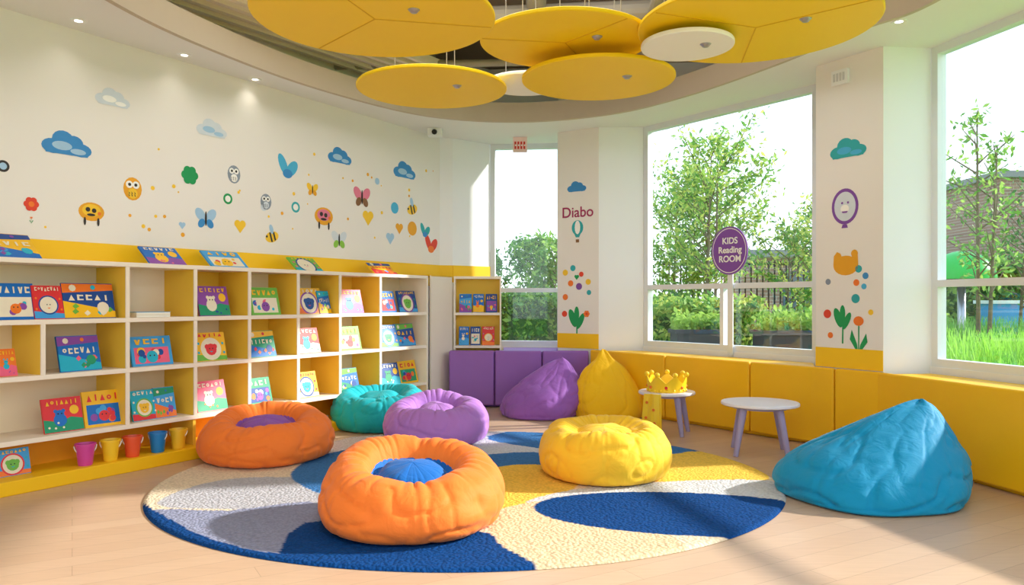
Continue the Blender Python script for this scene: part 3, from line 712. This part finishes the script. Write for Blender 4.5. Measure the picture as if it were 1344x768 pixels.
# purple sign on a post in front of window 2
s,z,Yd=W2.hit(958,329,.03)
e=empty('window_sign',W2.pt(s,0,.0))
mb=MB(); pts=circ(0,0,.245,.27,40)
vs=[W2.n*.03+W2.u*x+Vector((0,0,z+y)) for x,y in pts]+[W2.n*.045+W2.u*x+Vector((0,0,z+y)) for x,y in pts]
mb.add(vs,[tuple(range(40)),tuple(range(40,80))]+[(i,(i+1)%40,40+(i+1)%40,40+i) for i in range(40)],SC['purple'])
mb.build('disc',e,autos=True)
mb=MB(); vs=[W2.n*.046+W2.u*x*.9+Vector((0,0,z+y*.9)) for x,y in pts]+[W2.n*.046+W2.u*x*.93+Vector((0,0,z+y*.93)) for x,y in pts]
mb.add(vs,[(i,(i+1)%40,40+(i+1)%40,40+i) for i in range(40)],SC['white']); mb.build('rim',e)
mb=MB(); mb.boxax(W2.n*.02+Vector((0,0,(z-.2+.74)/2)),(W2.u*.035,W2.n*.008,Vector((0,0,(z-.2-.74)/2))),M_frame); mb.build('post',e)
for k,(tx,yy) in enumerate((('KIDS',18),('Reading',1),('ROOM',-16))):
    o=textobj('sign_text_%d'%k,tx,W2,958,329-yy*.7,.10,SC['white'],.047)
    mw_=o.matrix_world.copy(); o.parent=e; o.matrix_parent_inverse.identity(); mw_.translation=mw_.translation-e.location; o.matrix_basis=mw_

# ------------------------------------------------------------ exterior
mg2=mat('lawn',(130,172,76),0.95,0.25,1.5); 
mb=MB(); mb.prism([(-60,-40),(60,-40),(60,90),(-60,90)],-.4,-.12,mg2); mb.build('ground')
def leafmat(name,col,var=.35):
    m=mat(name,col,0.6,var,3.0); 
    nt=m.node_tree; b=nt.nodes['Principled BSDF']; out=nt.nodes['Material Output']
    tl=nt.nodes.new('ShaderNodeBsdfTranslucent'); tl.inputs['Color'].default_value=lin(tuple(min(255,int(c_*1.15)) for c_ in col))
    ms=nt.nodes.new('ShaderNodeMixShader'); ms.inputs[0].default_value=.4
    nt.links.new(b.outputs[0],ms.inputs[1]); nt.links.new(tl.outputs[0],ms.inputs[2]); nt.links.new(ms.outputs[0],out.inputs[0]); return m
LM=[leafmat('leaf_light',(146,176,84)),leafmat('leaf_mid',(98,144,64)),leafmat('leaf_dark',(64,110,58)),leafmat('leaf_yellow',(184,192,96))]
M_bark=mat('bark',(112,100,80),0.9,0.2)
def leaves(centers,size,seed,m,mb,asp=.5):
    r=np.random.default_rng(seed); n=len(centers)
    a=r.normal(size=(n,3)); a/=np.linalg.norm(a,axis=1)[:,None]
    b_=np.cross(a,r.normal(size=(n,3))); b_/=np.linalg.norm(b_,axis=1)[:,None]
    s=(size*r.uniform(.6,1.4,n))[:,None]
    P=np.stack([centers-a*s,centers-b_*s*asp,centers+a*s,centers+b_*s*asp],1).reshape(-1,3)
    mb.add(P.tolist(),[(4*i,4*i+1,4*i+2,4*i+3) for i in range(n)],m)
def tree(name,x,y,h,cr,n,ms,seed,z0f=.3,lsize=.07,trunks=1):
    r=np.random.default_rng(seed); mb=MB(); C=[]
    for t_ in range(trunks):
        ox,oy=(r.uniform(-.5,.5,2) if trunks>1 else (0,0)); lean=r.uniform(-.12,.12,2)*h*.5
        hh=h*r.uniform(.8,1); top=Vector((x+ox+lean[0],y+oy+lean[1],hh))
        b0=Vector((x+ox,y+oy,-.12)); mb.cone(b0,top,.018+.005*h,.008,M_bark,8)
        nb=26//trunks+6
        for i in range(nb):
            f=z0f+(1-z0f)*(i+.5)/nb; p=b0.lerp(top,f); a=r.uniform(0,2*math.pi)
            L=cr*(.25+.75*math.sin(math.pi*min(1,(f-z0f)/(1-z0f)*.85+.15)))*r.uniform(.6,1.1)
            q=p+Vector((math.cos(a)*L,math.sin(a)*L,L*r.uniform(.5,1.2)))
            mb.cone(p,q,.013,.004,M_bark,5)
            k=n//(nb*trunks); tt=r.uniform(.25,1.08,k)[:,None]
            C.append(np.array(p)+(np.array(q)-np.array(p))*tt+r.normal(0,.09*cr**.5,(k,3)))
    C=np.concatenate(C); idx=r.integers(0,len(ms),len(C))
    for i,m in enumerate(ms): leaves(C[idx==i],lsize,seed+i,m,mb,.38)
    return mb.build(name)
def ext(px,Y): return (px-672)/F*Y,Y
tree('garden_tree',*ext(945,15),4.5,1.5,5000,[LM[0],LM[3],LM[1]],1,.35,.062,4)
tree('garden_tree',*ext(890,17),3.9,1.3,3400,[LM[0],LM[1]],2,.3,.065,2)
tree('garden_tree',*ext(1050,16.5),3.3,1.2,2800,[LM[1],LM[3]],3,.3,.065,2)
tree('garden_tree',*ext(664,19),2.9,1.0,3200,[LM[1],LM[2]],4,.2,.075,2)
tree('garden_tree',*ext(720,18),3.3,.9,3400,[LM[0],LM[1]],5,.2,.075,3)
tree('garden_tree',*ext(1272,10.5),3.9,.65,850,[LM[1],LM[0]],6,.4,.05,2)
tree('garden_tree',*ext(1345,12),3.6,.7,700,[LM[2],LM[1]],7,.4,.05,2)
def hedge(name,x0,x1,y0,y1,z1,n,ms,seed,ls=.07):
    r=np.random.default_rng(seed); mb=MB()
    mb.box(x0+.15,x1-.15,y0+.15,y1-.15,-.12,z1-.15,LM[2])
    C=np.stack([r.uniform(x0,x1,n),r.uniform(y0,y1,n)-.1,z1-(z1+.1)*r.uniform(0,1,n)**1.3+r.normal(0,.07,n)],1)
    front=r.random(n)<.6; C[front,1]=y0+r.normal(0,.08,front.sum()); C[~front,2]=z1+r.normal(0,.09,(~front).sum())
    idx=r.integers(0,len(ms),n)
    for i,m in enumerate(ms): leaves(C[idx==i],ls,seed+i,m,mb)
    return mb.build(name)
hedge('garden_hedge',-1.0,3.6,15.2,16.2,1.35,4500,[LM[1],LM[2],LM[0]],11)
hedge('garden_hedge',2.2,4.2,12.6,13.4,1.25,3200,[LM[0],LM[1],LM[3]],12,.055)
hedge('garden_hedge',4.5,7.5,13.2,14.0,1.05,3200,[LM[0],LM[1]],13,.055)
hedge('garden_hedge',7.8,14,16.0,17.0,2.1,6000,[LM[1],LM[2],LM[0]],14,.09)
M_pl=mat('planter_dark',(50,52,62),0.6)
for x0,x1,y in((2.45,3.25,11.3),(3.6,4.6,10.9)):
    mb=MB(); mb.box(x0,x1,y,y+.5,-.12,.86,M_pl); mb.box(x0-.03,x1+.03,y-.03,y+.53,.86,.92,M_pl)
    r=np.random.default_rng(int(x0*10)); n=700
    C=np.stack([r.uniform(x0,x1,n),r.uniform(y+.1,y+.5,n),.92+abs(r.normal(0,.12,n))],1); leaves(C,.05,5,LM[0],mb)
    mb.build('planter_box')
def grass(name,cx_,cy_,sx_,sy_,n,h,m,seed):
    r=np.random.default_rng(seed); mb=MB(); V=[];Fc=[]
    for i in range(n):
        x=cx_+r.uniform(-sx_,sx_); y=cy_+r.uniform(-sy_,sy_); a=r.uniform(0,6.28); l=r.uniform(.05,.35)*h; hh=h*r.uniform(.6,1.1)
        w=.010; c_,s_=math.cos(a),math.sin(a); o=len(V)
        for k,(f,ww) in enumerate(((0,w),(.5,w*.9),(1,0.002))):
            px_,py_=x+c_*l*f*f,y+s_*l*f*f; z_=-.12+hh*f*(1-.15*f)
            V.append((px_-s_*ww,py_+c_*ww,z_)); V.append((px_+s_*ww,py_-c_*ww,z_))
        Fc+=[(o,o+1,o+3,o+2),(o+2,o+3,o+5,o+4)]
    mb.add(V,Fc,m); return mb.build(name)
GM=[leafmat('grass_blade',(140,190,74)),leafmat('grass_blade_dark',(96,150,64))]
grass('ornamental_grass',6.0,8.6,1.2,.9,4500,1.25,GM[0],1)
grass('ornamental_grass',7.0,11.2,1.5,.6,4500,1.35,GM[1],2)
grass('ornamental_grass',5.1,7.3,.45,.8,1500,1.0,GM[0],3)
mbk=bpy.data.materials.new('brick'); mbk.use_nodes=True; nt=mbk.node_tree; b=nt.nodes['Principled BSDF']
tc=nt.nodes.new('ShaderNodeTexCoord'); mp=nt.nodes.new('ShaderNodeMapping'); mp.inputs['Rotation'].default_value=(math.radians(90),0,0)
br=nt.nodes.new('ShaderNodeTexBrick'); br.inputs['Scale'].default_value=2.0
br.inputs['Color1'].default_value=lin((160,122,108)); br.inputs['Color2'].default_value=lin((140,106,96)); br.inputs['Mortar'].default_value=lin((180,170,162))
nt.links.new(tc.outputs['Object'],mp.inputs[0]); nt.links.new(mp.outputs[0],br.inputs['Vector']); nt.links.new(br.outputs['Color'],b.inputs['Base Color']); b.inputs['Roughness'].default_value=.9
def building(x0,x1,y0,y1,h):
    mb=MB(); mb.box(x0,x1,y0,y1,-.12,h,mbk); mb.box(x0-.2,x1+.2,y0-.2,y1+.2,h,h+.25,mat('roof_grey',(140,138,140),.8))
    mg3=mat('dark_glass',(90,105,120),.15)
    x=x0+1
    while x<x1-1.5:
        z=1.0
        while z<h-1.6: mb.box(x,x+1.1,y0-.05,y0+.02,z,z+1.4,mg3); z+=2.8
        x+=2.6
    mb.build('brick_building')
building(19.2,34,30,40,6.2); building(8.6,14.5,27,31,2.9)
mb=MB()
for i in range(46): 
    x=3.6+i*.14; mb.box(x,x+.03,18.2,18.23,-.12,2.3,M_dark)
mb.box(3.6,10.1,18.2,18.24,2.2,2.26,M_dark); mb.box(3.6,10.1,18.2,18.24,.3,.36,M_dark)
mb.build('garden_fence')
x,y=ext(1262,12.4); mb=MB(); M_gc=mat('canopy_green',(30,176,56),.4,.1)
mb.lathe([(.50*math.cos(a),1.70+.46*math.sin(a)) for a in np.linspace(0,math.pi/2,12)],(0,0,0),M_gc,32); mb.lathe([(0,1.68),(.50,1.70)],(0,0,0),M_dark,32); mb.cone((0,0,-.12),(0,0,1.70),.07,.06,M_metal,12)
o=mb.build('playground_canopy',smooth=True); o.location=(x,y,0)
mb=MB(); mb.box(0,1.1,0,.4,-.12,1.3,mat('blue_box',(70,150,215),.5)); mb.box(-.04,1.14,-.04,.44,1.3,1.36,M_frame); o=mb.build('garden_storage_box'); x,y=ext(1300,13.4); o.location=(x,y,0)

# ------------------------------------------------------------ lights
w=bpy.data.worlds.new('World'); sc.world=w; w.use_nodes=True; nt=w.node_tree; bg=nt.nodes['Background']
tc=nt.nodes.new('ShaderNodeTexCoord'); sp=nt.nodes.new('ShaderNodeSeparateXYZ'); rp=nt.nodes.new('ShaderNodeValToRGB')
nt.links.new(tc.outputs['Generated'],sp.inputs[0]); nt.links.new(sp.outputs['Z'],rp.inputs[0])
rp.color_ramp.elements[0].position=0.0; rp.color_ramp.elements[0].color=(.90,.95,1,1); rp.color_ramp.elements[1].position=.6; rp.color_ramp.elements[1].color=(.50,.72,1,1)
nt.links.new(rp.outputs[0],bg.inputs['Color']); bg.inputs['Strength'].default_value=2.1
sd=bpy.data.lights.new('sun','SUN'); sd.energy=7.5; sd.angle=math.radians(1.8); sd.color=(1,.95,.88)
so=bpy.data.objects.new('sun',sd); sc.collection.objects.link(so)
D=Vector((6.4,1.3,3.3)).normalized(); so.rotation_euler=D.to_track_quat('Z','Y').to_euler()
def area(name,loc,size,e,rot,col=(1,.98,.97)):
    l=bpy.data.lights.new(name,'AREA'); l.size=size; l.energy=e; l.color=col; o=bpy.data.objects.new(name,l); o.location=loc; o.rotation_euler=rot; sc.collection.objects.link(o)
area('plenum_fill',(-.2,5.5,TOP-.05),3.0,120,(0,0,0))  # added fill that keeps the plenum from going dark, not a fitting
area('room_fill',(0,.2,CEIL-.05),1.8,125,(0,0,0))  # added fill light near the camera to brighten the interior, no real fixture
for k,(px,py) in enumerate(((103,27),(242,72),(335,104))):
    q=ceilpt(px,py); l=bpy.data.lights.new('downlight','SPOT'); l.energy=3; l.spot_size=2.2; l.spot_blend=1; l.color=(1,.95,.85); l.shadow_soft_size=.05
    o=bpy.data.objects.new('downlight',l); o.location=(q[0],q[1],CEIL-.02); sc.collection.objects.link(o)

# ------------------------------------------------------------ camera
cam=bpy.data.cameras.new('camera'); cam.sensor_width=36; cam.lens=36*F/1344; cam.shift_y=11/1344; cam.clip_end=300
co=bpy.data.objects.new('camera',cam); co.location=(0,0,CH); co.rotation_euler=(math.pi/2,0,0); sc.collection.objects.link(co); sc.camera=co
try:
    sc.view_settings.view_transform='Standard'
    sc.view_settings.look='None'
except Exception as ex: print(ex)
